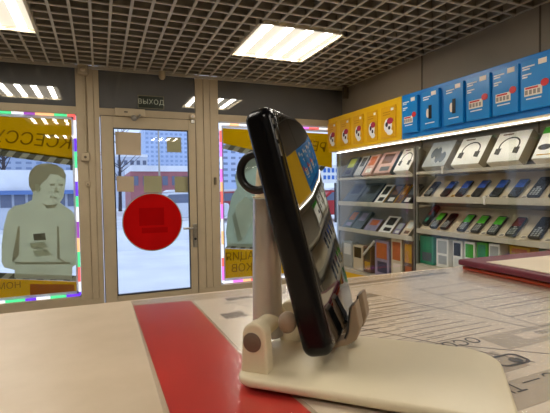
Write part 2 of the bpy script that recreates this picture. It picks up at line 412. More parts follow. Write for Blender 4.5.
def circ(cx, cy, rx, ry, n=40, a0=0, a1=360): return [(cx+rx*math.cos(math.radians(a0+(a1-a0)*k/n)), cy+ry*math.sin(math.radians(a0+(a1-a0)*k/n))) for k in range(n)]
rp = ony(153, 222, Y1+.008)
t = thing('round_sticker', 'large red round sticker in the middle of the door glass', 'sticker', F((rp.x, Y1+.008, rp.z)))
MB().tube([(0, 0, 0), (0, -.001, 0)], .287*S, 64).build('disc', f_red, t)
MB().tube([(0, .0012, 0), (0, .0003, 0)], .296*S, 64).build('pale_rim', f_pale, t)
MB().box((-.12, -.0016, -.03), (.1, -.0011, .13)).box((-.1, -.0016, -.1), (.13, -.0011, -.05)).build('darker_print', f_red2, t)  # darker red printed blocks on the disc
for nm, q, m, lab in (('paper_notice', [(115, 131.5), (141, 133), (141, 155.5), (116, 154.5)], f_tan, 'large tan paper notice at the top left of door glass'),
                  ('paper_notice', [(116.5, 176), (134, 176.5), (134, 192), (117, 191.5)], f_tan, 'tan paper notice low at the left edge of door glass, above red sticker'),
                  ('paper_notice', [(166.5, 137), (181, 137.5), (181.5, 152.5), (167, 152)], f_khk, 'small khaki paper notice high on the right of door glass'),
                  ('paper_notice', [(143.5, 176), (161.5, 176), (162, 192.5), (144, 192.5)], f_khk, 'khaki paper notice in the middle of door glass just above the red sticker'),
                  ('paper_notice', [(174.5, 176.5), (187.5, 176.5), (188, 192.5), (175, 192.5)], f_khk, 'khaki paper notice low on the right edge of door glass')):
    decal(nm, q, m, lab, 'paper notice', Y=Y1+.024)
# printed figures on the windows
fig = [(30, 172), (35, 166.5), (41, 164), (49, 163.5), (57, 165), (63, 169), (66, 175), (65.5, 184), (64.5, 190), (63.5, 197), (60, 202.5), (66, 207), (72, 211), (75.5, 217), (77, 230), (77.5, 248), (77, 264),
       (72.5, 267), (72, 280), (14.5, 278), (14.5, 270), (4, 267.5), (1.5, 262), (1.5, 245), (4, 225), (8, 211), (14, 206), (24, 204), (32, 200), (33, 193), (29, 186), (28.5, 178)]
c = ony(40, 222, YS-.004)
t = thing('figure_decal', 'olive see-through print of a person looking down at a phone on left window', 'window sticker', F((c.x, YS-.004, c.z)))
decal('figure', fig, f_fig, parent=t, Y=YS-.004)
decal('hair', [(28.5, 178), (30, 171.5), (35, 166), (41, 163.8), (49, 163.3), (57, 165), (63, 169), (66, 175), (65, 179), (58, 175), (50, 174), (47, 179), (41, 184), (37, 190), (33, 192), (29, 186)], f_fig2, parent=t, Y=YS-.0055)
decal('ear', [(35, 184), (39, 184), (41, 189), (38, 193), (35, 190)], f_fig4, parent=t, Y=YS-.0065)
for q in ([(50, 184), (55, 183.5), (55, 185.5), (50, 186)], [(58.5, 183.5), (63, 184), (63, 186), (58.5, 185.5)], [(50, 196.5), (57, 197), (57, 198.5), (50, 198)]): decal('face_line', q, f_fig2, parent=t, Y=YS-.0065)
decal('chin_shade', [(42, 203), (47, 205), (53, 205), (58, 203), (55, 208), (47, 208.5)], f_fig2, parent=t, Y=YS-.0062)
decal('nose', [(56, 186), (59, 192.5), (54, 192.5)], f_fig4, parent=t, Y=YS-.0065)
decal('held_phone', [(33, 234), (45, 233), (46, 240), (34, 240.5)], f_fig3, parent=t, Y=YS-.0065)
for q in ([(30, 243), (44, 241.5), (48, 247), (38, 250), (31, 248)], [(33, 251), (47, 249), (52, 255), (36, 257)]): decal('hand', q, f_fig4, parent=t, Y=YS-.0062)
for q in ([(18, 226), (20, 226), (19, 255), (13, 262), (12, 260)], [(57, 226), (59, 227), (60, 258), (66, 262), (64, 263), (57, 258)], [(15, 262), (70, 262), (70, 264), (15, 264.5)]): decal('sleeve_fold', q, f_fig2, parent=t, Y=YS-.0062)
fig2 = [(227, 246), (226, 232), (228, 212), (232, 196), (237, 188), (235, 178), (237, 168), (243, 161), (251, 157), (262, 158), (270, 163), (274, 172), (272, 184), (268, 192), (278, 200), (290, 212), (296, 230), (298, 249.5)]
c = ony(260, 210, YS-.004)
t = thing('figure_decal', 'pale green print of a person on right window behind the phone stand', 'window sticker', F((c.x, YS-.004, c.z)))
decal('figure', fig2, f_cool, parent=t, Y=YS-.004)
decal('hair', [(235, 178), (237, 168), (243, 161), (251, 157), (262, 158), (270, 163), (274, 172), (268, 170), (255, 167), (246, 172), (240, 182)], f_cool2, parent=t, Y=YS-.0055)
decal('pale_arm', [(236, 205), (246, 196), (254, 204), (252, 222), (244, 238), (234, 232)], f_cool3, parent=t, Y=YS-.0055)
decal('sleeve_fold', [(232, 216), (235, 212), (242, 240), (238, 242)], f_cool2, parent=t, Y=YS-.006)

# LED strips round the two windows
def led(name, lab, loop, cols, seglen, Y):
    mats = [mat('led '+k, c_, .4, emit=e, ecol=c_, noise=.01) for k, c_, e in cols]
    pts = [Vector(p) for p in loop]; mb = MB(); acc = 0; r = random.Random(3); mi = 0; left = seglen
    for A, Bp in zip(pts[:-1], pts[1:]):
        L = (Bp-A).length; d = (Bp-A)/L; s0 = 0
        while s0 < L-1e-5:
            s1 = min(L, s0+left); left -= s1-s0
            a_, b_ = A+d*s0, A+d*s1; k = .010
            lo = Vector((min(a_.x, b_.x)-(k if abs(d.x) < .5 else 0), Y-.012, min(a_.z, b_.z)-(k if abs(d.z) < .5 else 0)))
            hi = Vector((max(a_.x, b_.x)+(k if abs(d.x) < .5 else 0), Y, max(a_.z, b_.z)+(k if abs(d.z) < .5 else 0)))
            mb.box(lo, hi, mi)
            if left < 1e-5:
                left = seglen*r.uniform(.7, 1.3); mi = (mi+1) % len(mats)
            s0 = s1
    o3 = sum(pts, Vector())/len(pts)
    return tag(mb.build(name, mats, origin=o3, far=True), lab, 'light strip')
WHT = ('white', (.9, .92, 1), 1.); VIO = ('violet', (.16, .04, .8), 1.); GRN = ('green', (.08, .75, .3), 1.); PNK = ('pink', (.9, .2, .9), 1.); ORG = ('orange', (1, .55, .25), 1.); RED = ('red', (1, .16, .14), .9); PUR = ('purple', (.35, .08, .5), .9)
led('led_strip', 'violet green and white light strip round left window', [(-1.49, Y1, .735), (-.2, Y1, .735), (-.2, Y1, -.985), (-1.49, Y1, -.985)], [WHT, VIO, GRN, WHT, VIO, GRN, WHT, PUR, ORG, GRN, RED], .13, Y1+.044)
led('led_strip', 'pink orange and red light strip round right window', [(2.66, Y1, .72), (1.225, Y1, .72), (1.225, Y1, -1.0), (2.6, Y1, -1.0)], [ORG, WHT, RED, PNK, WHT, PNK, ORG, RED, PNK, WHT], .13, Y1+.044)
m_bead = mat('white glazing bead', srgb(225, 228, 240), .4, noise=.02)
for i, (a, c, z0, z1) in enumerate(((-1.49, -.2, -.985, .735), (1.225, 2.7, -1.0, .72))):
    b_ = MB()
    for u, v in (((a, z0), (c, z0+.035)), ((a, z1-.035), (c, z1)), ((a, z0), (a+.03, z1)), ((c-.03, z0), (c, z1))): b_.box((u[0], Y1+.052, u[1]), (v[0], Y1+.062, v[1]))
    struct(b_.build('trim_%d' % (20+i), m_bead, far=True))

# ================================================================== RIGHT WALL: signs and showcase
XB = 2.483
def board(name, lab, y0, y1, m, z0=.43, z1=.812):
    c = (XB+.12, (y0+y1)/2, z0); t = thing(name, lab, 'sign', F(c)); h = (y1-y0)/2*S
    MB().box((-.12*S, -h, 0), (.245*S-.12*S, h, (z1-z0)*S)).build('sign_box', m, t, bevel=.004)
    return t
yb = board('yellow_sign_box', 'long yellow sign box on the wall above the glass shelves with five dog picture panels', 3.112, 4.42, m_yellow)
bb = board('blue_sign_box', 'long blue sign box on the wall above the headphone boxes', 1.735, 3.108, m_blue)
board('yellow_sign_box', 'yellow sign box on the wall beyond the right end of the blue sign', .1, 1.73, m_yellow)
m_y2 = mat('yellow panel print', srgb(222, 166, 6), .4, noise=.05, nscale=9)
m_pk = mat('dark pink print', srgb(170, 40, 70), .5, noise=.05); m_dk = mat('dark print', srgb(50, 40, 45), .5, noise=.05)
m_org = mat('ochre print', srgb(196, 140, 10), .5, noise=.1)
def blob(mb, y, z, ry, rz, x=0., n=20, th=-.0015):
    mb.prism([(x, y+ry*math.cos(2*math.pi*k/n), z+rz*math.sin(2*math.pi*k/n)) for k in range(n)], (th, 0, 0)); return mb
for i, (xa, xb, w_) in enumerate(((328.5, 337, 'farthest, by the window'), (341, 350.5, 'second from the window'), (354, 363.5, 'middle of the five'), (367.5, 378, 'fourth from the window'), (382, 396.5, 'nearest the blue sign'))):
    ya = onx(xa, 130, XB).y; yc = onx(xb, 130, XB).y; h = (ya-yc)/2*S
    t = thing('sign_panel', 'yellow picture panel with pale spotted dog face on yellow sign, '+w_, 'poster', F((XB, (ya+yc)/2, .47)), group='yellow dog panels')
    H = .285*S
    MB().box((-.010, -h, 0), (-.0005, h, H)).build('panel', m_y2, t, bevel=.002)
    X_ = -.0105
    blob(MB(), 0, H*.38, h*.55, H*.23, X_).build('pale_head', m_prt, t)
    blob(MB(), -h*.3, H*.52, h*.42, H*.10, X_-.002).build('pink_cap', m_pk, t)
    b_ = blob(MB(), h*.15, H*.42, h*.17, H*.08, X_-.002); blob(b_, -h*.2, H*.30, h*.15, H*.06, X_-.002).build('dark_patch', m_dk, t)
    blob(MB(), -h*.25, H*.16, h*.4, H*.09, X_-.001).build('pale_paw', m_prt, t)
    MB().box((X_-.001, -h*.75, H*.84), (X_, -h*.4, H*.92)).build('corner_mark', m_prt, t)
    MB().box((X_-.001, -h*.3, H*.72), (X_, h*.7, H*.76)).box((X_-.001, -h*.3, H*.80), (X_, h*.7, H*.83)).build('text_lines', m_org, t)
# blue posters
posters = [(402.5, 417.5, 'price', 'leftmost, beside the yellow sign'), (421.5, 439, 'phone', 'with small dark phone, farther of two'), (444.5, 463.5, 'phone', 'with small dark phone, nearer of two'),
           (466.5, 490, 'price', 'second with a white price tag from the yellow sign'), (493, 518.5, 'price', 'next to the big nearest poster'), (521, 551.5, 'price', 'largest and nearest at the frame edge')]
m_tag = mat('price tag paper', srgb(240, 226, 205), .5, noise=.04)
m_pband = mat('price digits', srgb(150, 140, 128), .5, noise=.05)
for xa, xb, kind, w_ in posters:
    ya = onx(xa, 100, XB-.02).y; yc = onx(xb, 100, XB-.02).y; h = (ya-yc)/2*S; H = .30*S
    t = thing('price_poster' if kind == 'price' else 'phone_poster', 'blue poster on blue sign '+w_, 'poster', F((XB, (ya+yc)/2, .475)), group='blue posters')
    MB().box((-.022, -h, 0), (-.0005, h, H)).build('panel', m_blue2, t, bevel=.002)
    X_ = -.0225
    lg = MB().box((X_-.001, -h*.72, H*.86), (X_, -h*.18, H*.965)); lg.build('white_logo_tag', m_tag, t)
    if kind == 'price':
        tl = MB()
        for z, e in ((.86, .55), (.81, .25), (.70, .35), (.65, .1)): tl.box((X_-.001, h*(.88-1.05*e-.25), H*z), (X_, h*.88, H*(z+.03)))
        tl.build('white_text_lines', m_prt, t)
        MB().box((X_-.002, -h*.45, H*.27), (X_, h*.72, H*.46)).build('price_tag', m_tag, t)
        dg_ = MB()
        for k in range(4): dg_.box((X_-.003, h*(-.33+.27*k), H*.30), (X_-.0021, h*(-.15+.27*k), H*.39))
        dg_.build('price_digits', m_pband, t)
        MB().box((X_-.003, -h*.2, H*.41), (X_-.0021, h*.64, H*.445)).build('red_line', m_red, t)
        blob(MB(), -h*.62, H*.48, h*.26, H*.075, X_-.001, th=-.002).build('red_round_tag', m_red, t)
        MB().box((X_-.001, -h*.4, H*.2), (X_, h*.6, H*.225)).build('small_text', m_prt, t)
    else:
        MB().box((X_-.001, -h*.1, H*.84), (X_, h*.75, H*.87)).box((X_-.001, h*.1, H*.78), (X_, h*.75, H*.81)).build('white_text_lines', m_blue2 if False else m_prt, t)
        MB().box((X_-.003, -h*.25, H*.26), (X_, h*.1, H*.62)).build('phone_picture', m_black, t, bevel=.002)
        blob(MB(), h*.2, H*.42, h*.17, H*.12, X_-.0005).build('phone_screen_picture', m_tag, t)
        MB().box((X_-.001, -h*.55, H*.14), (X_, h*.5, H*.165)).build('small_text', m_prt, t)
# light bar and rail under the sign boxes
t = thing('light_bar', 'long thin glowing light bar along the showcase top under the signs', 'light', F((XB-.01, 2.6, .40)))
MB().box((0, -1.62*S, 0.008), (.1, 1.62*S, .026)).build('rail', m_lframe, t)
MB().box((-.003, -1.61*S, .003), (.010, 1.61*S, .0068)).build('glowing_tube', mat('light bar glow', (1, 1, 1), .4, emit=11, ecol=(1, .95, .86), noise=.01), t)
# the glass showcase: two bays
m_back = mat('showcase back board', srgb(150, 142, 128), .6, noise=.06, nscale=5)
m_shelf = mat('shelf edge', srgb(206, 196, 176), .45, noise=.04)
SH = {'R': [(.119, .134, .0), (-.112, -.074, .0), (-.372, -.343, .0)], 'L': [(.105, .120, .0), (-.172, -.135, .0), (-.452, -.418, .0)]}
def bay(lab, y0, y1, key, deck, tilt):
    t = thing('glass_showcase', lab, 'showcase', F((XB+.12, (y0+y1)/2, ZF))); o3 = Vector((XB+.12, (y0+y1)/2, ZF))
    def loc(p): return (Vector(p)-o3)*S
    def bx(mb, a, c): return mb.box(loc(a), loc(c))
    bx(MB(), (X1-.02, y0, deck), (X1-.004, y1, .355)).build('back_panel', m_back, t)
    bx(MB(), (XB, y0, ZF), (X1-.004, y1, deck)).build('base_cabinet', m_shelf, t, bevel=.004)
    b_ = MB()
    for y in (y0, y1-.014): bx(b_, (XB+.005, y, deck), (XB+.022, y+.014, 0.355))
    b_.build('upright', m_steel, t)
    for z0, z1, _ in SH[key]:
        s_ = MB()
        bx(s_, (XB, y0+.016, z0), (XB+.018, y1-.016, z1))
        # sloping board from the lip up to the back
        a = math.radians(tilt[SH[key].index((z0, z1, _))]); bo = .012 if a > .3 else .0
        s_.prism([loc((XB+.012, y0+.016, z0-.002+bo)), loc((XB+.012, y0+.016, z0+.006+bo)), loc((X1-.03, y0+.016, z0+.006+bo+.218*math.tan(a))), loc((X1-.03, y0+.016, z0-.002+bo+.218*math.tan(a)))], (0, (y1-y0-.032)*S, 0))
        s_.build('shelf', m_cream, t)
        l_ = MB(); bx(l_, (XB-.006, y0+.014, z0-.004), (XB-.0005, y1-.014, z1+.004)); l_.build('shelf_lip', m_shelf, t, bevel=.0015)
    h = (y0+y1)/2
    bx(MB(), (XB-.020, y0, deck), (XB-.015, h+.03, 0.355)).build('glass_door', m_case_glass, t)
    bx(MB(), (XB-.031, h-.03, deck), (XB-.026, y1, 0.355)).build('glass_door', m_case_glass, t)
    bx(MB(), (XB, y1+.001, deck), (X1-.004, y1+.007, 0.355)).build('side_glass', m_case_glass, t)
    return t
bayR = bay('near glass showcase of keypad phones below the blue sign', 1.05, 2.93, 'R', -.64, (0, 42, 42))
bayL = bay('far glass showcase of mixed boxes below the yellow sign by the window', 2.95, 4.22, 'L', -.86, (0, 4, 4))
for (x, y), w_ in (((442, 169.5), 'under the headphone boxes'), ((484, 200), 'under the blue phones')):
    p = onx(x, y, XB-.037)
    t = thing('glass_clip', 'small white clip on the showcase glass '+w_, 'clip', F(p))
    MB().box((-.002, -.006, -.03), (.005, .006, .02)).build('clip_body', m_white, t, bevel=.002)
    MB().box((-.002, -.012, .01), (.004, .012, .022)).build('clip_head', m_white, t, bevel=.002)
def rotY(th): return Matrix.Rotation(-th, 3, 'Y')       # local x climbs the slope, z faces the room
def place(name, lab, cat, px, key, lev, th, group=None, dx=.022, dz=.004, yc=None):
    z0, z1, _ = SH[key][lev]
    y = onx(px, 200, XB).y if yc is None else yc
    return thing(name, lab, cat, F((XB+dx, y, z1+dz)), rotY(th), group)
def ywid(a, c): return abs(onx(a, 190, XB).y-onx(c, 190, XB).y)*S
# ---- top shelf: big tilted boxes
TH = math.radians(57)
def headphone(mb, w, L):
    """a flat over-ear headphone picture on the box front"""
    pts = []
    for k in range(17):
        a = math.radians(200-220*k/16); pts.append((L*.52+L*.27*math.sin(a), w*.30*math.cos(a)*-1, .0))
    n = len(pts)
    for i in range(n-1):
        p, q = Vector(pts[i]), Vector(pts[i+1]); d = (q-p).normalized(); nn = Vector((-d.y, d.x, 0))*.0045
        mb.prism([p-nn, p+nn, q+nn, q-nn], (0, 0, .0012))
    for p in (pts[0], pts[-1]):
        mb.prism([(p[0]-L*.20, p[1]-w*.075, 0), (p[0]-L*.16, p[1]+w*.09, 0), (p[0]+L*.02, p[1]+w*.09, 0), (p[0]+L*.02, p[1]-w*.075, 0)], (0, 0, .0014))
    return mb
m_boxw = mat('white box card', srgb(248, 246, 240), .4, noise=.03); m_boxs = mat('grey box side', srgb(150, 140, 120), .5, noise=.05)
m_dbox = mat('dark slate box', srgb(84, 94, 104), .35, noise=.25, nscale=12); m_pnk = mat('pale pink box', srgb(208, 168, 158), .4, noise=.2, nscale=14)
m_grn = mat('leaf green print', srgb(70, 170, 50), .4, noise=.1); m_ygrn = mat('yellow green print', srgb(176, 186, 80), .4, noise=.15, nscale=20)
m_navy = mat('navy print', srgb(34, 44, 84), .35, noise=.15); m_lav = mat('lavender box', srgb(150, 140, 170), .4, noise=.2, nscale=16)
m_rust = mat('rust orange print', srgb(190, 98, 50), .4, noise=.15); m_tealg = mat('teal green pack', srgb(40, 140, 104), .4, noise=.2, nscale=15)
m_lgrey = mat('light grey print', srgb(176, 180, 180), .4, noise=.1); m_lime = mat('bright green screen', srgb(96, 208, 64), .25, noise=.1, nscale=30)
m_bscr = mat('blue screen', srgb(58, 104, 214), .2, noise=.2, nscale=30); m_dred = mat('dark red print', srgb(120, 30, 30), .4, noise=.1)
m_must = mat('mustard print', srgb(200, 150, 30), .45, noise=.1); m_brown = mat('brown box', srgb(112, 78, 62), .5, noise=.15, nscale=12)
def tbox(name, lab, a, c, key, front, side, art, L=.245, T=.05, lev=0, th=TH, group='boxes on the top shelf', cat='box'):
    z0, z1, _ = SH[key][lev]
    ya, yc = onx(a, 168, XB+.03).y, onx(c, 168, XB+.03).y; w = (ya-yc)*S/2*(.9 if lev == 0 else .96)
    t = place(name, lab, cat, 0, key, lev, th, group, yc=(ya+yc)/2, dx=.021, dz=(.012+T*math.cos(th)-(z1-z0) if lev == 0 or key == 'L' else .05))
    L *= S; T *= S
    MB().box((0, -w, -T), (L, w, 0)).build('carton', side, t, bevel=.002)
    MB().box((-.0012, -w+.001, -T+.001), (-.0002, w-.001, -.001)).build('bottom_face', front, t)
    MB().box((.001, -w+.001, .0002), (L-.001, w-.001, .0012)).build('front_face', front, t)
    art(t, w, L); return t
def art_head(t, w, L):
    headphone(MB(), 2*w, L).build('headphone_picture', m_dgrey, t)
    for o in t.children:
        if o.name.startswith('headphone_picture'): o.location.z = .0013
    MB().box((L*.9, w*.05, .0013), (L*.94, w*.7, .0018)).build('brand_line', m_brown, t)
def art_pad(t, w, L):
    b_ = MB(); 
    for y, x in ((.25, .55), (-.3, .35)):
        b_.prism([(L*x+L*.2*math.cos(2*math.pi*k/16)*(1.2 if k % 4 else .7), w*y+w*.42*math.sin(2*math.pi*k/16), .0013) for k in range(16)], (0, 0, .001))
    b_.build('gadget_picture', m_dbox, t)
    MB().box((L*.1, -w*.5, .0013), (L*.3, w*.7, .002)).build('pale_block', m_lgrey, t)
def art_green(t, w, L):
    MB().box((L*.78, -w, .0013), (L*.98, w, .002)).build('green_band', m_grn, t)
    blob_ = MB().prism([(L*.35+L*.09*math.cos(2*math.pi*k/16), w*.55+w*.35*math.sin(2*math.pi*k/16), .0013) for k in range(16)], (0, 0, .001)); blob_.build('gadget_picture', m_dgrey, t)
    MB().box((L*.1, -w*.6, .0013), (L*.13, w*.8, .002)).build('text_line', m_must, t)
def art_patch(m1, m2):
    def f(t, w, L):
        MB().box((L*.45, -w*.6, .0013), (L*.9, w*.6, .002)).build('picture', m1, t)
        MB().box((L*.1, -w*.7, .0013), (L*.3, w*.4, .002)).build('label', m2, t)
    return f
tbox('gadget_box', 'dark slate box with yellow green picture at the window end of the top shelf', 341, 351.5, 'L', m_dbox, m_dbox, art_patch(m_ygrn, m_navy))
tbox('gadget_box', 'narrow white and dark box beside the yellow green one on top shelf', 353.5, 361, 'L', m_lgrey, m_dgrey, art_patch(m_dgrey, m_lgrey))
tbox('gadget_box', 'pale pink box on the far top shelf', 361.5, 371.5, 'L', m_pnk, m_pnk, art_patch(m_rust, m_prt))
tbox('gadget_box', 'large dark grey box next to the farthest headphone box', 373, 391, 'L', m_pnk, m_dbox, art_patch(m_brown, m_dbox), T=.06)
tbox('headphone_box', 'white headphone box of the far showcase, left of the showcase joint', 393, 410, 'L', m_boxw, m_boxs, art_head, T=.075)
tbox('gamepad_box', 'white box with dark gamepad picture on the near top shelf', 421, 446.5, 'R', m_lgrey, m_boxs, art_pad, T=.08, lev=0)
tbox('headphone_box', 'white headphone box beside the gamepad box', 450, 481, 'R', m_boxw, m_boxs, art_head, T=.075)
tbox('headphone_box', 'white headphone box between another headphone box and the green topped box', 485.5, 521.5, 'R', m_boxw, m_boxs, art_head, T=.075)
tbox('gadget_box', 'white box with green top band at the right frame edge of the top shelf', 530, 574, 'R', m_boxw, m_boxs, art_green, T=.075)
# ---- keypad phones
TP = math.radians(42)
def keyphone(lab, px, lev, scr, body=None, L=.165, W=None, cat='mobile phone', kind='keys'):
    z0, z1, _ = SH['R'][lev]; body = body or m_dgrey
    t = place('keypad_phone', lab, cat, px, 'R', lev, TP, 'keypad phones on the sloping shelves', dx=.026, dz=.001 if lev == 1 else .011)
    L *= S; W = (W or .068)*S; T = .014
    slab(MB(), L, W, T, .012, .004, Matrix.Translation((L/2, 0, T/2+.002))).build('body', body, t, smooth=True)
    z = T+.0022
    MB().box((L*.5, -W*.42, z), (L*.93, W*.42, z+.001)).build('screen', scr, t)
    k_ = MB()
    if kind == 'keys':
        for i in range(4):
            for j in range(3): k_.box((L*(.08+.085*i), W*(-.33+.24*j), z), (L*(.135+.085*i), W*(-.17+.24*j), z+.0012))
    k_.box((L*.43, -W*.14, z), (L*.48, W*.14, z+.0012))
    k_.build('keypad', m_lgrey if kind == 'keys' and body == m_dgrey and scr != m_bscr else m_dgrey, t)
    return t
def slip(lab, px, lev, m=m_tag, w=.02, group='price slips by the phones'):
    t = place('price_slip', lab, 'price tag', px, 'R', lev, TP, group, dx=.024, dz=-.003 if lev == 1 else .006)
    MB().box((0, -w, .001), (.028, w, .0025)).build('card', m, t)
    MB().box((.008, -w*.7, .0026), (.012, w*.7, .003)).box((.017, -w*.7, .0026), (.021, w*.5, .003)).build('print', m_dgrey, t)
pos2 = [(424.5, 'dark screen', m_navy), (441, 'blue screen', m_bscr), (456, 'blue screen', m_bscr), (472.5, 'blue screen', m_bscr), (491, 'blue screen', m_bscr), (510, 'blue screen', m_bscr), (530, 'all black bar', m_black), (552, 'black', m_black)]
wh2 = ['farthest of the middle shelf at the showcase joint', 'second on the middle shelf, before the first orange slip', 'third on the middle shelf between two orange slips', 'fourth on the middle shelf, after the second orange slip', 'fifth on the middle shelf', 'sixth on the middle shelf, next to black bar phone', 'seventh on the middle shelf, black with grey keys', 'nearest on the middle shelf, cut by frame edge']
for (px, d, m_), w_ in zip(pos2, wh2): keyphone('keypad phone with %s, %s' % (d, w_), px, 1, m_, L=.185 if d == 'all black bar' else .172, W=.085 if px > 520 else .075)
pos3 = [(430.5, 'green screen', m_lime), (441, 'black screen', m_black), (458, 'green screen', m_lime), (472, 'green screen', m_lime), (488.5, 'green screen', m_lime), (507.5, 'dark red screen', m_dred), (531.5, 'grey screen', m_dgrey), (556, 'black screen', m_black)]
wh3 = ['farthest of the lower shelf beside the yellow slip', 'second on the lower shelf between yellow slip and green phone', 'third on the lower shelf', 'middle of three green ones on the lower shelf', 'last green one on the lower shelf, beside the red one', 'sixth on the lower shelf between green and grey', 'large one on the lower shelf with bar keys', 'nearest on the lower shelf, cut by frame edge']
for (px, d, m_), w_ in zip(pos3, wh3): keyphone('keypad phone with %s, %s' % (d, w_), px, 2, m_, L=.19 if px > 525 else .175, W=.085 if px > 520 else .075)
for px, lev, w_ in ((449, 1, 'first orange'), (464, 1, 'second orange')): slip(w_+' price slip on middle shelf between blue phones', px, lev, m_must, .014)
slip('yellow price slip on the lower shelf beside the farthest green phone', 435.5, 2, m_must, .014)
for px, lev, w_ in ((482, 1, 'after the fourth phone on middle shelf'), (500.5, 1, 'after the fifth phone on middle shelf'), (520.5, 1, 'before the black bar phone on middle shelf'), (464.8, 2, 'before the middle green phone of lower shelf'), (480, 2, 'before the last green phone of lower shelf'), (498, 2, 'before the dark red phone of lower shelf'), (520, 2, 'before the grey phone of lower shelf'), (544.5, 2, 'after the grey phone of lower shelf')):
    slip('small cream price slip '+w_, px, lev)
# ---- far bay, middle and lower shelves: slanted packs
def pack(lab, a, c, key, lev, front, side, m1, m2, L=.235, T=.035, th=math.radians(48), name='accessory_pack'):
    return tbox(name, lab, a, c, key, front, side, art_patch(m1, m2), L=L, T=T, lev=lev, th=th, group='slanted packs in the far showcase', cat='pack')
pack('wide dark slate pack at the window end of the far middle shelf', 342, 356, 'L', 1, m_dbox, m_dbox, m_navy, m_dbox, L=.26)
pack('wide dark blue pack second from window on the far middle shelf', 357, 372.5, 'L', 1, m_dbox, m_navy, m_dgrey, m_dbox, L=.26)
pack('white pack with black device on the far middle shelf', 374, 383, 'L', 1, m_boxw, m_must, m_black, m_dgrey)
pack('dark pack with small white label on the far middle shelf', 384, 393.5, 'L', 1, m_dgrey, m_must, m_brown, m_prt)
pack('narrow brown and mustard pack on the far middle shelf', 394.5, 399, 'L', 1, m_brown, m_must, m_must, m_brown)
pack('grey pack with white label beside the joint on far middle shelf', 401, 409, 'L', 1, m_dgrey, m_dgrey, m_dbox, m_prt)
pack('orange and slate pack at the window end of the far lower shelf', 342, 350.5, 'L', 2, m_dbox, m_dbox, m_rust, m_lav)
pack('slate pack second from window on the far lower shelf', 351, 361, 'L', 2, m_dbox, m_dgrey, m_lav, m_dbox)
pack('pinkish purple pack on the far lower shelf', 363.5, 376, 'L', 2, m_lav, m_brown, m_rust, m_lav, L=.15)
pack('white framed pack with black phone on the far lower shelf', 378.5, 391, 'L', 2, m_boxw, m_boxs, m_black, m_black, L=.2)
pack('small lavender pack on the far lower shelf beside the white framed pack', 392.5, 399, 'L', 2, m_lav, m_brown, m_lgrey, m_prt, L=.13)
pack('cream pack with white corner at the joint on the far lower shelf', 400.5, 409, 'L', 2, m_cream, m_boxs, m_prt, m_brown, L=.17)
pack('dark red and green pack on near lower shelf at the joint', 422.5, 427, 'R', 2, m_dgrey, m_dgrey, m_dred, m_tealg, L=.2)
# ---- bottom decks: upright packs
def upright(lab, a, c, ytop, deck, front, m1, m2=None, name='boxed_accessory', x=2.52, split=.5):
    ya, yc = onx(a, 250, x).y, onx(c, 250, x).y; top = min(onx((a+c)/2, ytop, x).z, -.47 if deck < -.8 else -.39); w = (ya-yc)/2*S*.96; H = (top-deck)*S
    t = thing(name, lab, 'pack', F((x, (ya+yc)/2, deck+.004)), group='upright packs on the bottom decks')
    MB().box((0, -w, 0), (.08, w, H)).build('carton', front, t, bevel=.003)
    MB().box((-.0012, -w*.75, H*split), (-.0003, w*.75, H*.93)).build('picture', m1, t)
    MB().box((-.0012, -w*.75, H*.12), (-.0003, w*.6, H*(split-.08))).build('label', m2 or m_prt, t)
    return t
upright('translucent white bottle pack at window end of the far bottom deck', 343, 352, 242, -.86, m_lgrey, m_prt, m_lgrey)
upright('cream stacked box with black band on the far bottom deck', 353, 362.5, 246, -.86, m_cream, m_black, m_cream)
upright('dark box behind the leaning white rod on the far bottom deck', 363, 371, 247, -.86, m_brown, m_dgrey, m_must)
upright('purple brown pack with orange top on the far bottom deck', 374.5, 389, 241, -.86, m_lav, m_rust, m_navy)
upright('cream pack with orange picture on the far bottom deck', 391, 402, 238.5, -.86, m_cream, m_rust, m_tag)
upright('dull brown pack at the showcase joint on the bottom deck', 403.5, 413, 240, -.86, m_brown, m_must, m_rust)
p0, p1 = onx(363.5, 254.5, 2.505), onx(374, 241.5, 2.505)
tag(MB().tube([F(p0), F(p1)], .011, 10).build('white_rod', m_white, smooth=True), 'white stick leaning against dark box on the far bottom deck', 'stick')
upright('teal green pack at the far end of the near bottom deck', 419.5, 433.5, 236.5, -.64, m_tealg, m_tealg, m_dbox)
upright('white pack with faint grey print next to the teal green pack', 436, 448.5, 239.5, -.64, m_boxw, m_lgrey, m_lgrey)
upright('white pack showing a slim black device on near bottom deck', 452.5, 462, 241.5, -.64, m_boxw, m_black, m_prt)
upright('white and leaf green pack, first beside slim black device pack', 464, 475, 242.5, -.64, m_boxw, m_grn, m_tealg)
upright('leaf green pack between two white and green packs', 476.5, 487, 243, -.64, m_grn, m_tealg, m_boxw)
upright('white pack with grey picture right of the leaf green pack', 488.5, 500, 244.5, -.64, m_boxw, m_lgrey, m_dgrey)
upright('mustard yellow pack under the red phone on the bottom deck', 509, 530, 247, -.64, m_must, m_rust, m_brown)
a, c = onx(344, 272, XB-.002), onx(366, 277, XB-.002)
tag(MB().prism([F(onx(344, 271, XB-.003)), F(onx(356, 274, XB-.003)), F(onx(368, 276.5, XB-.003)), F(onx(368, 284, XB-.003)), F(onx(344, 284, XB-.003))], (-.002, 0, 0)).build('yellow_card', m_yellow), 'yellow card on the base of the far showcase just over the counter edge', 'card')

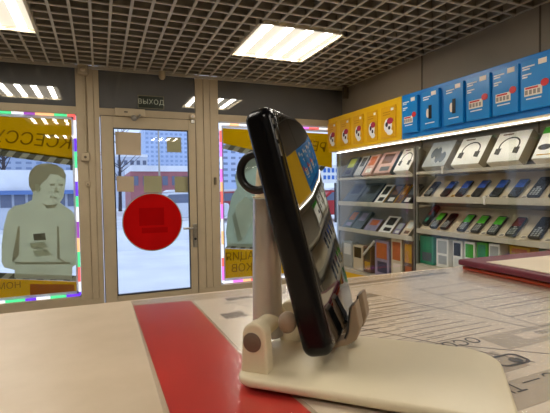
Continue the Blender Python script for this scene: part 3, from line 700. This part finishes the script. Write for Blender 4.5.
# ================================================================== COUNTER
CT = ZC-.12
m_counter = mat('cream laminate counter', srgb(210, 190, 164), .38, noise=.05, nscale=30, col2=srgb(201, 181, 153))
t = thing('shop_counter', 'long cream laminate shop counter in the foreground', 'counter', (.25, .2, 0))
MB().box((-1.75, -.35, -.028+CT), (1.2, .302, CT)).build('countertop', m_counter, t, bevel=.003)
MB().box((-1.70, -.30, .0), (1.15, .27, CT-.0285)).build('counter_body', m_frame, t)
m_redp = mat('red paper sheet', srgb(202, 60, 52), .3, noise=.06, nscale=30)
tag(MB().prism([(.030, .473, CT+.0003), (.089, .4685, CT+.0003), (.092, .298, CT+.0003), (.101, .214, CT+.0003), (.118, .02, CT+.0003), (.034, .02, CT+.0003)], (0, 0, .0003)).build('red_sheet', m_redp), 'glossy red paper strip lying on the counter left of the phone stand', 'sheet')
# printed price list under film
m_paper = mat('printed list paper', srgb(236, 220, 198), .45, noise=.05, nscale=60)
m_ink = mat('grey print ink', srgb(118, 104, 90), .5, noise=.15, nscale=300); m_ink2 = mat('dark print ink', srgb(58, 52, 48), .5, noise=.1, nscale=200)
m_band = mat('grey print band', srgb(192, 176, 154), .5, noise=.08, nscale=100)
PO = Vector((.091, .462, CT+.0008)); pang = math.radians(1.5)
t = thing('price_list', 'large cream printed list with grey lines and upside down letters right of red sheet', 'paper', PO)
def L2(p, z=0.): return (p[0]-PO.x, p[1]-PO.y, z)
MB().prism([L2((.091, .462)), L2((.69, .486)), L2((.69, -.02)), L2((.120, -.02)), L2((.104, .21)), L2((.094, .298))], (0, 0, .0003)).build('sheet', m_paper, t)
zi = .0004
b_ = MB()
def bar(p, q, w, zz=zi, mb=None):
    p, q = Vector((*p, 0)), Vector((*q, 0)); d = (q-p).normalized(); n = Vector((-d.y, d.x, 0))*w/2
    (mb or b_).prism([L2(v, zz) for v in (p-n, q-n, q+n, p+n)], (0, 0, .0001))
# frame rules and dense lines of small print
rr = random.Random(11)
for k in range(9):
    y = .43-.013*k; bar((.135+.006*k, y), (.16+.012*k+rr.uniform(.05, .1), y+.004), .0009)
for k in range(13):
    y = .375-.0098*k; x0 = .215+.002*k
    bar((x0, y), (x0+rr.uniform(.05, .085), y+.002), .0009)
    bar((x0-.03, y-.004), (x0+rr.uniform(.0, .03), y-.003), .0008)
for k in range(8):
    y = .345-.0105*k; x0 = .175
    bar((x0, y), (x0+rr.uniform(.03, .05), y+.001), .0008)
for k in range(6):
    y = .40-.03*k; x0 = .345
    bar((x0, y), (x0+rr.uniform(.07, .12), y+.004), .0016)
for k in range(5):
    y = .33-.028*k; bar((.36, y), (.36+rr.uniform(.08, .14), y+.003), .0012)
b_.build('small_print', m_ink, t)
b_ = MB()
bar((.125, .452), (.45, .466), .012); bar((.12, .436), (.44, .450), .0016); 
bar((.130, .43), (.27, .20), .0012); bar((.275, .43), (.345, .215), .0012); bar((.345, .215), (.345, .42), .0012)
bar((.245, .247), (.30, .20), .0012)
b_.build('rules', m_ink, t)
b_ = MB(); bar((.105, .392), (.127, .394), .018); bar((.262, .40), (.285, .402), .014); b_.build('grey_squares', m_ink, t)
b_ = MB(); bar((.275, .237), (.45, .244), .028, .00035); bar((.195, .172), (.32, .178), .026, .00035); bar((.205, .208), (.262, .212), .028, .00035); b_.build('grey_bands', m_band, t)
b_ = MB(); bar((.305, .2385), (.45, .2455), .012, .0005); b_.build('pale_field', m_paper, t)
def ptext(name, body, size, p, ang=0.03, m=m_ink2):
    text(name, body, size, Matrix.Translation(L2(p, .0007)) @ Matrix.Rotation(math.pi+ang, 4, 'Z'), m, t, .00005)
ptext('letters', 'ТС — ТИ', .015, onz(532, 383.5, -.12)[:2]); ptext('letters', 'ОСО', .016, onz(460, 344, -.12)[:2]); ptext('letters', '1000', .010, (.335, .240))
ptext('letters', 'ТЕЛ', .007, onz(489, 365.5, -.12)[:2])
ic = MB(); R1 = rrect(.027, .017, .006, 5); R2 = rrect(.0225, .0125, .004, 5); _ic = onz(509, 362, -.12); cx, cy = _ic.x, _ic.y
n = len(R1)
for i in range(n):
    j = (i+1) % n
    ic.prism([L2((cx+R1[i][0], cy+R1[i][1]), .0007), L2((cx+R1[j][0], cy+R1[j][1]), .0007), L2((cx+R2[j][0], cy+R2[j][1]), .0007), L2((cx+R2[i][0], cy+R2[i][1]), .0007)], (0, 0, .0001))
ic.prism([L2((cx+.004+.005*math.cos(a*.5236), cy-.002+.0045*math.sin(a*.5236)), .0007) for a in range(12)], (0, 0, .0001))
ic.build('icon', m_ink2, t)
# clear film over both sheets
m_film = clear('clear desk film', (1, .995, .99), ior=1.3, rough=.13, bump=.3)
tag(MB().box((.0285, .02, CT+.0020), (.69, .485, CT+.0028)).build('desk_film', m_film), 'clear plastic film covering the red sheet and printed list on the counter', 'film')
# burgundy folder on a red-orange one
m_burg = mat('burgundy leatherette', srgb(104, 30, 46), .4, noise=.12, nscale=60); m_page = mat('folder page', srgb(216, 200, 174), .5, noise=.04)
ZB = CT+.0029
t = thing('red_folder', 'thin orange red folder lying under the burgundy one at the right', 'folder', (.68, .36, ZB))
MB().box((-.2, -.26, 0), (.23, .108, .0045)).build('cover', mat('orange red card', srgb(196, 70, 28), .4, noise=.1), t, bevel=.001)
MB().box((-.195, -.255, .0046), (.225, .1, .006)).build('papers', m_page, t)
t = thing('burgundy_folder', 'burgundy folder with a cream page lying on the counter at right edge', 'folder', (.68, .36, ZB+.0062))
MB().box((-.206, -.27, 0), (.23, .111, .0085)).build('cover', m_burg, t, bevel=.0025)
MB().box((-.194, -.255, .0086), (.215, .072, .0094)).build('page', m_page, t)

# ================================================================== PHONE STAND AND PHONE
m_ivory = mat('ivory plastic', srgb(222, 208, 176), .42, noise=.04, nscale=25, bump=.02, bscale=300)
m_alu = mat('satin pale aluminium', srgb(192, 184, 176), .34, metal=.75, noise=.03, nscale=30)
m_capb = mat('brown grey hinge cap', srgb(112, 92, 76), .5, noise=.15, nscale=200)
m_rub = mat('grey beige rubber', srgb(150, 128, 104), .6, noise=.08, nscale=60); m_rubd = mat('dark rubber', srgb(40, 36, 32), .5, noise=.1)
np_ = Vector((.727, -.686, 0)).normalized(); wp = Vector((.686, .727, 0)).normalized()
Rst = Matrix((np_, wp, Vector((0, 0, 1)))).transposed()
st = thing('phone_stand', 'ivory and aluminium folding phone stand with rounded base plate on the counter', 'phone stand', Vector((0, 0, CT+.0029))+wp*.273, Rst)
bt = .0070
slab(MB(), .1515, .097, .0056, .014, .0022, Matrix.Translation((-.0402, 0, bt-.0028)), corners=(.026, .012, .012, .012)).build('base_plate', m_ivory, st, smooth=True)
slab(MB(), .139, .089, .0016, .012, .0006, Matrix.Translation((-.0425, 0, .0010))).build('base_underside', m_rub, st, smooth=True)
def ear(y0, y1, x0, x1):
    pts = [(x0, y0, bt-.001), (x1, y0, bt-.001)]
    r_ = (x1-x0)/2-.0012; cxx, cz = (x0+x1)/2, bt+.0225
    for k in range(13):
        a = math.pi*k/12; pts.append((cxx+r_*math.cos(a), y0, cz+r_*math.sin(a)))
    return MB().prism(pts, (0, y1-y0, 0)).build('hinge_bracket', m_ivory, st, smooth=False, bevel=.0018, seg=3)
e1 = ear(-.0396, -.029, -.1145, -.0965); e2 = ear(.0195, .0255, -.1115, -.0950)
MB().tube([(-.1065, -.0402, bt+.0185), (-.1065, -.0398, bt+.0185), (-.1065, -.037, bt+.0185)], [.0055, .006, .006], 28).build('hinge_cap', m_capb, e1, smooth=True)
MB().tube([(-.1035, .0250, bt+.0185), (-.1035, .0263, bt+.0185)], .006, 28).build('hinge_cap', m_capb, e2, smooth=True)
px_, py_ = -.1155, .0076
MB().tube([(px_+.004, -.0285, bt+.0185), (px_+.004, .0195, bt+.0185)], .0066, 20).build('hinge_barrel', m_ivory, st, smooth=True)
MB().tube([(px_, py_, .014), (px_, py_, .06), (px_, py_, .111)], [.0108, .0102, .0092], 28).build('lower_pole', m_alu, st, smooth=True)
MB().tube([(px_, py_, .1115), (px_, py_, .1128), (px_, py_, .1129), (px_, py_, .128), (px_, py_, .1345), (px_, py_, .1375), (px_, py_, .139)], [.0094, .0094, .0078, .0068, .0058, .0042, .0012], 24).build('pole_head', m_ivory, st, smooth=True)
# the phone: frame of its own
K = .95
pc = Vector((.1408, .2842, -.0229))*K+Vector((0, 0, ZC))-Vector((-.193, .1395, .9712))*.0030-Vector((.7061, -.6675, .2362))*.0018
pw = Vector((.6813, .7314, .0303)).normalized(); pu = Vector((-.193, .1395, .9712)).normalized(); pu = (pu-pw*pu.dot(pw)).normalized()
pn = Vector((.7061, -.6675, .2362)); pn = (pn-pw*pn.dot(pw)-pu*pn.dot(pu)).normalized()
# local x = across the screen, y = up the screen, z = out of the screen (made right-handed)
if pw.cross(pu).dot(pn) < 0: sgn = -1
else: sgn = 1
Rph = Matrix((pw*sgn, pu, pn)).transposed()
LH, WD, TT = .1585, .090*K, .0185
ph = thing('smartphone', 'black smartphone with mirror glossy screen leaning upright in the white stand', 'smartphone', pc, Rph)
def near(x): return -sgn*x                         # +x here means towards the eye-side long edge
cs = (.012, .012, .012, .012)
far_top, near_top, near_bot, far_bot = .034, .008, .008, .020
corners = (far_top, near_top, near_bot, far_bot) if sgn > 0 else (near_top, far_top, far_bot, near_bot)
slab(MB(), WD, LH, TT, .012, .006, Matrix.Identity(4), corners=corners, n=10, e=6).build('case', mat('glossy black case', srgb(7, 7, 10), .22, noise=.1, spec=.3), ph, smooth=True)
slab(MB(), WD-.0115, LH-.0105, .0012, .009, .0005, Matrix.Translation((near(-.002), 0, TT/2+.0001)), corners=tuple(max(.003, c_-.005) for c_ in corners), n=10).build('screen', mat('mirror black screen', srgb(5, 6, 6), .015, noise=.05, spec=1., ior=1.9, coat=.5), ph, smooth=True)
# rim glints built as short steel strips between case and screen, eye-side edge
for v0, v1 in ((.070, .074), (.060, .067), (.049, .057)):
    MB().tube([(near(WD/2-.0042), v0*K, TT/2-.0012), (near(WD/2-.0042), v1*K, TT/2-.0012)], .0011, 8).build('rim_glint', m_steel, ph, smooth=True)
# ring grip unfolded from the back
d = ray(262.5, 170.5); inv = Rph.transposed()
o_l = inv @ (Vector((0, 0, ZC))-pc); d_l = inv @ d; zb = -TT/2
s_ = (zb-o_l.z)/d_l.z; rc = o_l+d_l*s_
rx = max(-WD/2+.006, min(WD/2-.006, rc.x))
if sgn > 0: rx = max(rx, -WD/2+.007)
ring = MB().tube([(rx, rc.y+.0118*math.cos(2*math.pi*k/36), zb-.004+.0118*math.sin(2*math.pi*k/36)) for k in range(36)], .0027, 12, close=True).build('ring_grip', mat('ring black', srgb(12, 12, 12), .4, noise=.1), ph, smooth=True)
# stand: back rest behind the phone and two hooks under its lower edge
Mp = Matrix.Translation(pc) @ Rph.to_4x4(); Ms = Matrix.Translation(Vector((0, 0, CT+.0029))+wp*.273) @ Rst.to_4x4(); Mrel = Ms.inverted() @ Mp
slab(MB(), .05, .062, .0035, .008, .0012, Mrel @ Matrix.Translation((near(.002), -.040, -TT/2-.0022))).build('back_rest', m_ivory, st, smooth=True)
def hook(off, wid):
    yb_ = -LH/2
    prof = [(-.0125, yb_+.020), (-.0105, yb_+.020), (-.0100, yb_+.002), (-.0098, yb_-.0004), (.0, yb_-.0008), (.0105, yb_-.0004), (.0140, yb_+.0040), (.0200, yb_+.0210), (.0235, yb_+.0225), (.0225, yb_+.0060), (.0180, yb_-.0015), (.0120, yb_-.0040), (.003, yb_-.0050), (-.006, yb_-.0046), (-.0125, yb_-.0010), (-.0130, yb_+.008)]
    pts = [Mrel @ Vector((near(off)-wid/2, y, z)) for z, y in prof]
    v = (Mrel.to_3x3() @ Vector((wid, 0, 0)))
    h_ = MB().prism(pts, v).build('hook', m_rub, st, bevel=.0012, seg=3)
    inn = [(.0106, yb_-.0003), (.0139, yb_+.0041), (.0197, yb_+.0205), (.0188, yb_+.0205), (.0128, yb_+.0052), (.0100, yb_+.0006)]
    MB().prism([Mrel @ Vector((near(off)-wid/2*.8, y, z)) for z, y in inn], v*.8).build('hook_pad', m_rubd, h_)
hook(.004, .014); hook(-.024, .014)
MB().ball(Mrel @ Vector((near(WD/2-.006), -LH/2+.024, -TT/2-.0062)), .0060, (1, 1, 1.15)).build('back_cushion', m_rub, st, smooth=True)

# ================================================================== OUTSIDE
ZG = ZF-.12
m_snow = mat('trodden snow', srgb(236, 240, 246), .8, noise=.16, nscale=.9, bump=.3, bscale=3)
struct(MB().box((-60, 4.9, ZG-.2), (90, 120, ZG)).build('ground', m_snow, far=True))
far_box('facade_step', (X0-2, 4.64, ZG-.1), (X1+4, 5.2, ZG+.02), m_snow)
def bgpt(x, y, Y): return ony(x, y, Y)
def building(name, lab, xa, xb, ytop, Y, wall, rows, cols, wm, depth=8., roof=None, wz=(.3, .7), wx=(.22, .78), zbot=None):
    a, c = bgpt(xa, 200, Y).x, bgpt(xb, 200, Y).x; zt = bgpt((xa+xb)/2, ytop, Y).z; zb = ZG if zbot is None else zbot
    t = thing(name, lab, 'building', F(((a+c)/2, Y, ZG))); w = (c-a)/2*S; H = (zt-ZG)*S
    MB().box((-w, 0, 0), (w, depth, H)).build('walls', wall, t)
    MB().box((-w*1.01, -.15, H), (w*1.01, depth, H+(roof or .25))).build('snowy_roof', m_snow, t)
    h0 = (zb-ZG)*S
    for r in range(rows):
        for k in range(cols):
            x0 = -w+2*w*(k+wx[0])/cols; x1 = -w+2*w*(k+wx[1])/cols; z0 = h0+(H-h0)*(r+wz[0])/rows; z1 = h0+(H-h0)*(r+wz[1])/rows
            MB().box((x0, -.05, z0), (x1, .0, z1)).build('window', wm, t)
    return t
m_pale = mat('pale blue render', srgb(188, 206, 236), .8, noise=.08, nscale=.3); m_pale2 = mat('grey panel wall', srgb(168, 182, 206), .8, noise=.1, nscale=.4)
m_whiteb = mat('white render', srgb(206, 214, 228), .8, noise=.06, nscale=.4); m_win = mat('far window glass', srgb(128, 146, 178), .2, noise=.1, nscale=1)
m_win2 = mat('far dark window', srgb(104, 114, 138), .3, noise=.1, nscale=1)
m_shopred = mat('red brown shop front', srgb(176, 112, 116), .7, noise=.15, nscale=1); m_bluev = mat('blue fascia', srgb(96, 128, 186), .6, noise=.08)
building('apartment_block', 'tall pale blue apartment block seen through the upper door glass', 146, 189, 127.5, 62, m_pale, 10, 9, mat('pale window glass', srgb(150, 172, 210), .3, noise=.1, nscale=1), 12, wz=(.25, .75), zbot=bgpt(160, 172, 62).z)
building('apartment_block', 'grey apartment block seen through left window above the low pavilion', -40, 84, 138, 75, m_pale2, 8, 12, m_win, 12, zbot=bgpt(30, 182, 75).z)
building('apartment_block', 'pale apartment block seen through right window behind ring of the phone', 214, 268, 132, 66, m_pale, 9, 7, m_win, 12, zbot=bgpt(240, 184, 66).z)
building('office_building', 'low white building with two rows of dark windows left in the door glass', 104, 148.5, 157, 45, m_whiteb, 2, 7, m_win2, 10, zbot=bgpt(130, 179, 45).z)
building('shop_pavilion', 'red brown shop pavilion with snowy roof seen through the door', 131, 189, 171.5, 30, m_shopred, 1, 6, m_win2, 6, roof=.35, wz=(.25, .75), zbot=bgpt(160, 190, 30).z)
pv = building('shop_pavilion', 'long white pavilion with blue fascia and snowy roof seen through left window', -45, 79, 191.5, 22, m_whiteb, 1, 9, m_win2, 5, roof=.85, wz=(.1, .85), wx=(.1, .9), zbot=bgpt(30, 209, 22).z)
a, c = bgpt(-45, 200, 22), bgpt(79, 200, 22)
MB().box((-(c.x-a.x)/2*S, -.3, (bgpt(30, 194.5, 22).z-ZG)*S), ((c.x-a.x)/2*S, -.1, (bgpt(30, 190.5, 22).z-ZG)*S)).build('blue_fascia', m_bluev, pv)
# hoarding and kiosk outside the right window
p = bgpt(329, 174, 18)
t = thing('billboard', 'white street billboard with blue marks seen through right window beside the showcase', 'billboard', F((p.x, 18, ZG)))
zb = (bgpt(329, 183, 18).z-ZG)*S; zt_ = (bgpt(329, 165, 18).z-ZG)*S
MB().box((-.42, -.05, zb), (.62, .05, zt_)).build('board', m_prt, t)
b_ = MB(); hh = zt_-zb
for k, (z0, z1) in enumerate(((.58, .82), (.2, .42))):
    for j in range(4): b_.box((-.3+.2*j, -.06, zb+hh*z0), (-.17+.2*j, -.051, zb+hh*z1))
b_.build('blue_marks', mat('blue sign marks', srgb(60, 110, 190), .6, noise=.05), t)
MB().box((-.35, -.04, 0), (-.27, .04, zb)).build('leg', m_dgrey, t); MB().box((.27, -.04, 0), (.35, .04, zb)).build('leg', m_dgrey, t)
def car(lab, xa, xb, ywheel, m, Y):
    a, c = bgpt(xa, 200, Y).x, bgpt(xb, 200, Y).x; L = 4.2; k = 1.
    t = thing('parked_car', lab, 'car', F(((a+c)/2, Y, ZG)), group='parked cars in the snow')
    prof = [(-2.05, .35), (-2.1, .7), (-1.9, .85), (-1.1, .92), (-.55, 1.38), (.9, 1.42), (1.6, .95), (2.05, .88), (2.1, .4), (1.9, .3), (-1.9, .3)]
    MB().prism([(x, -.85, z) for x, z in prof], (0, 1.7, 0)).build('body', m, t, bevel=.08, seg=3)
    MB().prism([(x, -.86, z) for x, z in ((-.95, .95), (-.5, 1.3), (.85, 1.33), (1.35, .95))], (0, .02, 0)).build('side_window', m_win2, t)
    MB().prism([(x, -.75, z) for x, z in ((-.6, 1.4), (-.4, 1.5), (.8, 1.52), (1.1, 1.36))], (0, 1.5, 0)).build('roof_snow', m_snow, t)
    for x in (-1.3, 1.3):
        for y in (-.85, .7): MB().tube([(x, y, .33), (x, y+.16, .33)], .33, 18).build('wheel', m_black, t, smooth=True)
    return t
car('white snow covered car at the right side of door glass behind red sticker', 160, 196, 0, mat('white car paint', srgb(210, 216, 226), .3, noise=.04), 21)
car('red car parked outside the right window beside the white billboard', 320, 345, 0, mat('red car paint', srgb(176, 30, 36), .3, noise=.04), 19.5)
car('dark red car parked low behind the figure print of right window', 214, 232, 0, mat('wine car paint', srgb(150, 60, 66), .3, noise=.04), 23)
p = bgpt(160, 200, 27)
t = thing('street_lamp', 'thin grey street lamp post seen through the middle of door glass', 'street lamp', F((p.x, 27, ZG)))
MB().tube([(0, 0, 0), (0, 0, 3.), (0, 0, 6.2)], [.06, .05, .04], 10).build('post', m_steel, t, smooth=True)
MB().tube([(0, 0, 6.2), (.4, 0, 6.5), (1., 0, 6.55)], .03, 8).build('arm', m_steel, t, smooth=True)
# bare trees
def tree(lab, x, Y, h, seed):
    r = random.Random(seed); p = bgpt(x, 200, Y); t = thing('bare_tree', lab, 'tree', F((p.x, Y, ZG)), group='bare winter trees')
    m_ = mat('bare bark', srgb(70, 66, 72), .9, noise=.2, nscale=8)
    MB().tube([(0, 0, 0), (.05, 0, h*.5), (.0, .05, h)], [.14, .09, .03], 8).build('trunk', m_, t, smooth=True)
    b_ = MB()
    for k in range(26):
        z = h*r.uniform(.35, .95); a = r.uniform(0, 6.28); l = h*r.uniform(.15, .35)*(1.2-z/h*.6)
        b_.tube([(0, 0, z), (math.cos(a)*l*.5, math.sin(a)*l*.5, z+l*.35), (math.cos(a)*l, math.sin(a)*l, z+l*.8)], [.04, .025, .01], 5)
    b_.build('branches', m_, t)
tree('bare tree at the left edge of left window beside the apartment block', 4, 34, 7.5, 1); tree('bare tree right of the printed head in left window', 72, 36, 6, 2); tree('bare tree at the left edge of the door glass beside the white office building', 120, 38, 6, 5)
def mound(lab, x, y, Y, rx, h):
    p = onz(x, y, ZG) if False else bgpt(x, y, Y)
    mb = MB(); r = random.Random(int(x)); rings = []
    for i in range(7):
        a = math.pi/2*i/6.2
        rings.append([(rx*math.cos(a)*math.cos(2*math.pi*k/22)*(1+.12*r.random()), rx*.5*math.cos(a)*math.sin(2*math.pi*k/22)*(1+.12*r.random()), h*math.sin(a)*(1+.05*r.random())) for k in range(22)])
    o = mb.loops(rings).build('snow_pile', m_snow, smooth=True); o.location = F((p.x, Y, ZG)); tag(o, lab, 'snow pile', 'snow piles')
mound('low snow pile behind the left half of the red round sticker', 118, 230, 13, 1.3, .45); mound('low snow pile behind the right edge of the door glass', 192, 230, 15, 1.6, .5)

# ================================================================== LIGHT
w = bpy.data.worlds.new('overcast sky'); bpy.context.scene.world = w; w.use_nodes = True; nt = w.node_tree
bg = nt.nodes['Background']; tc = nt.nodes.new('ShaderNodeTexCoord'); nz = nt.nodes.new('ShaderNodeTexNoise'); nz.inputs['Scale'].default_value = 2.2
rp_ = nt.nodes.new('ShaderNodeValToRGB'); rp_.color_ramp.elements[0].color = (.50, .63, .95, 1); rp_.color_ramp.elements[1].color = (.72, .82, 1., 1)
nt.links.new(tc.outputs['Generated'], nz.inputs['Vector']); nt.links.new(nz.outputs['Fac'], rp_.inputs['Fac']); nt.links.new(rp_.outputs[0], bg.inputs['Color'])
bg.inputs['Strength'].default_value = 1.45
sc = bpy.context.scene
sc.view_settings.view_transform = 'Standard'; sc.view_settings.look = 'None'; sc.view_settings.gamma = 1; sc.view_settings.use_curve_mapping = False
sc.view_settings.exposure = 0.0
sc.cycles.max_bounces = 8; sc.cycles.transparent_max_bounces = 24; sc.cycles.use_denoising = True
sc.cycles.caustics_reflective = False; sc.cycles.caustics_refractive = False; sc.cycles.sample_clamp_indirect = 4
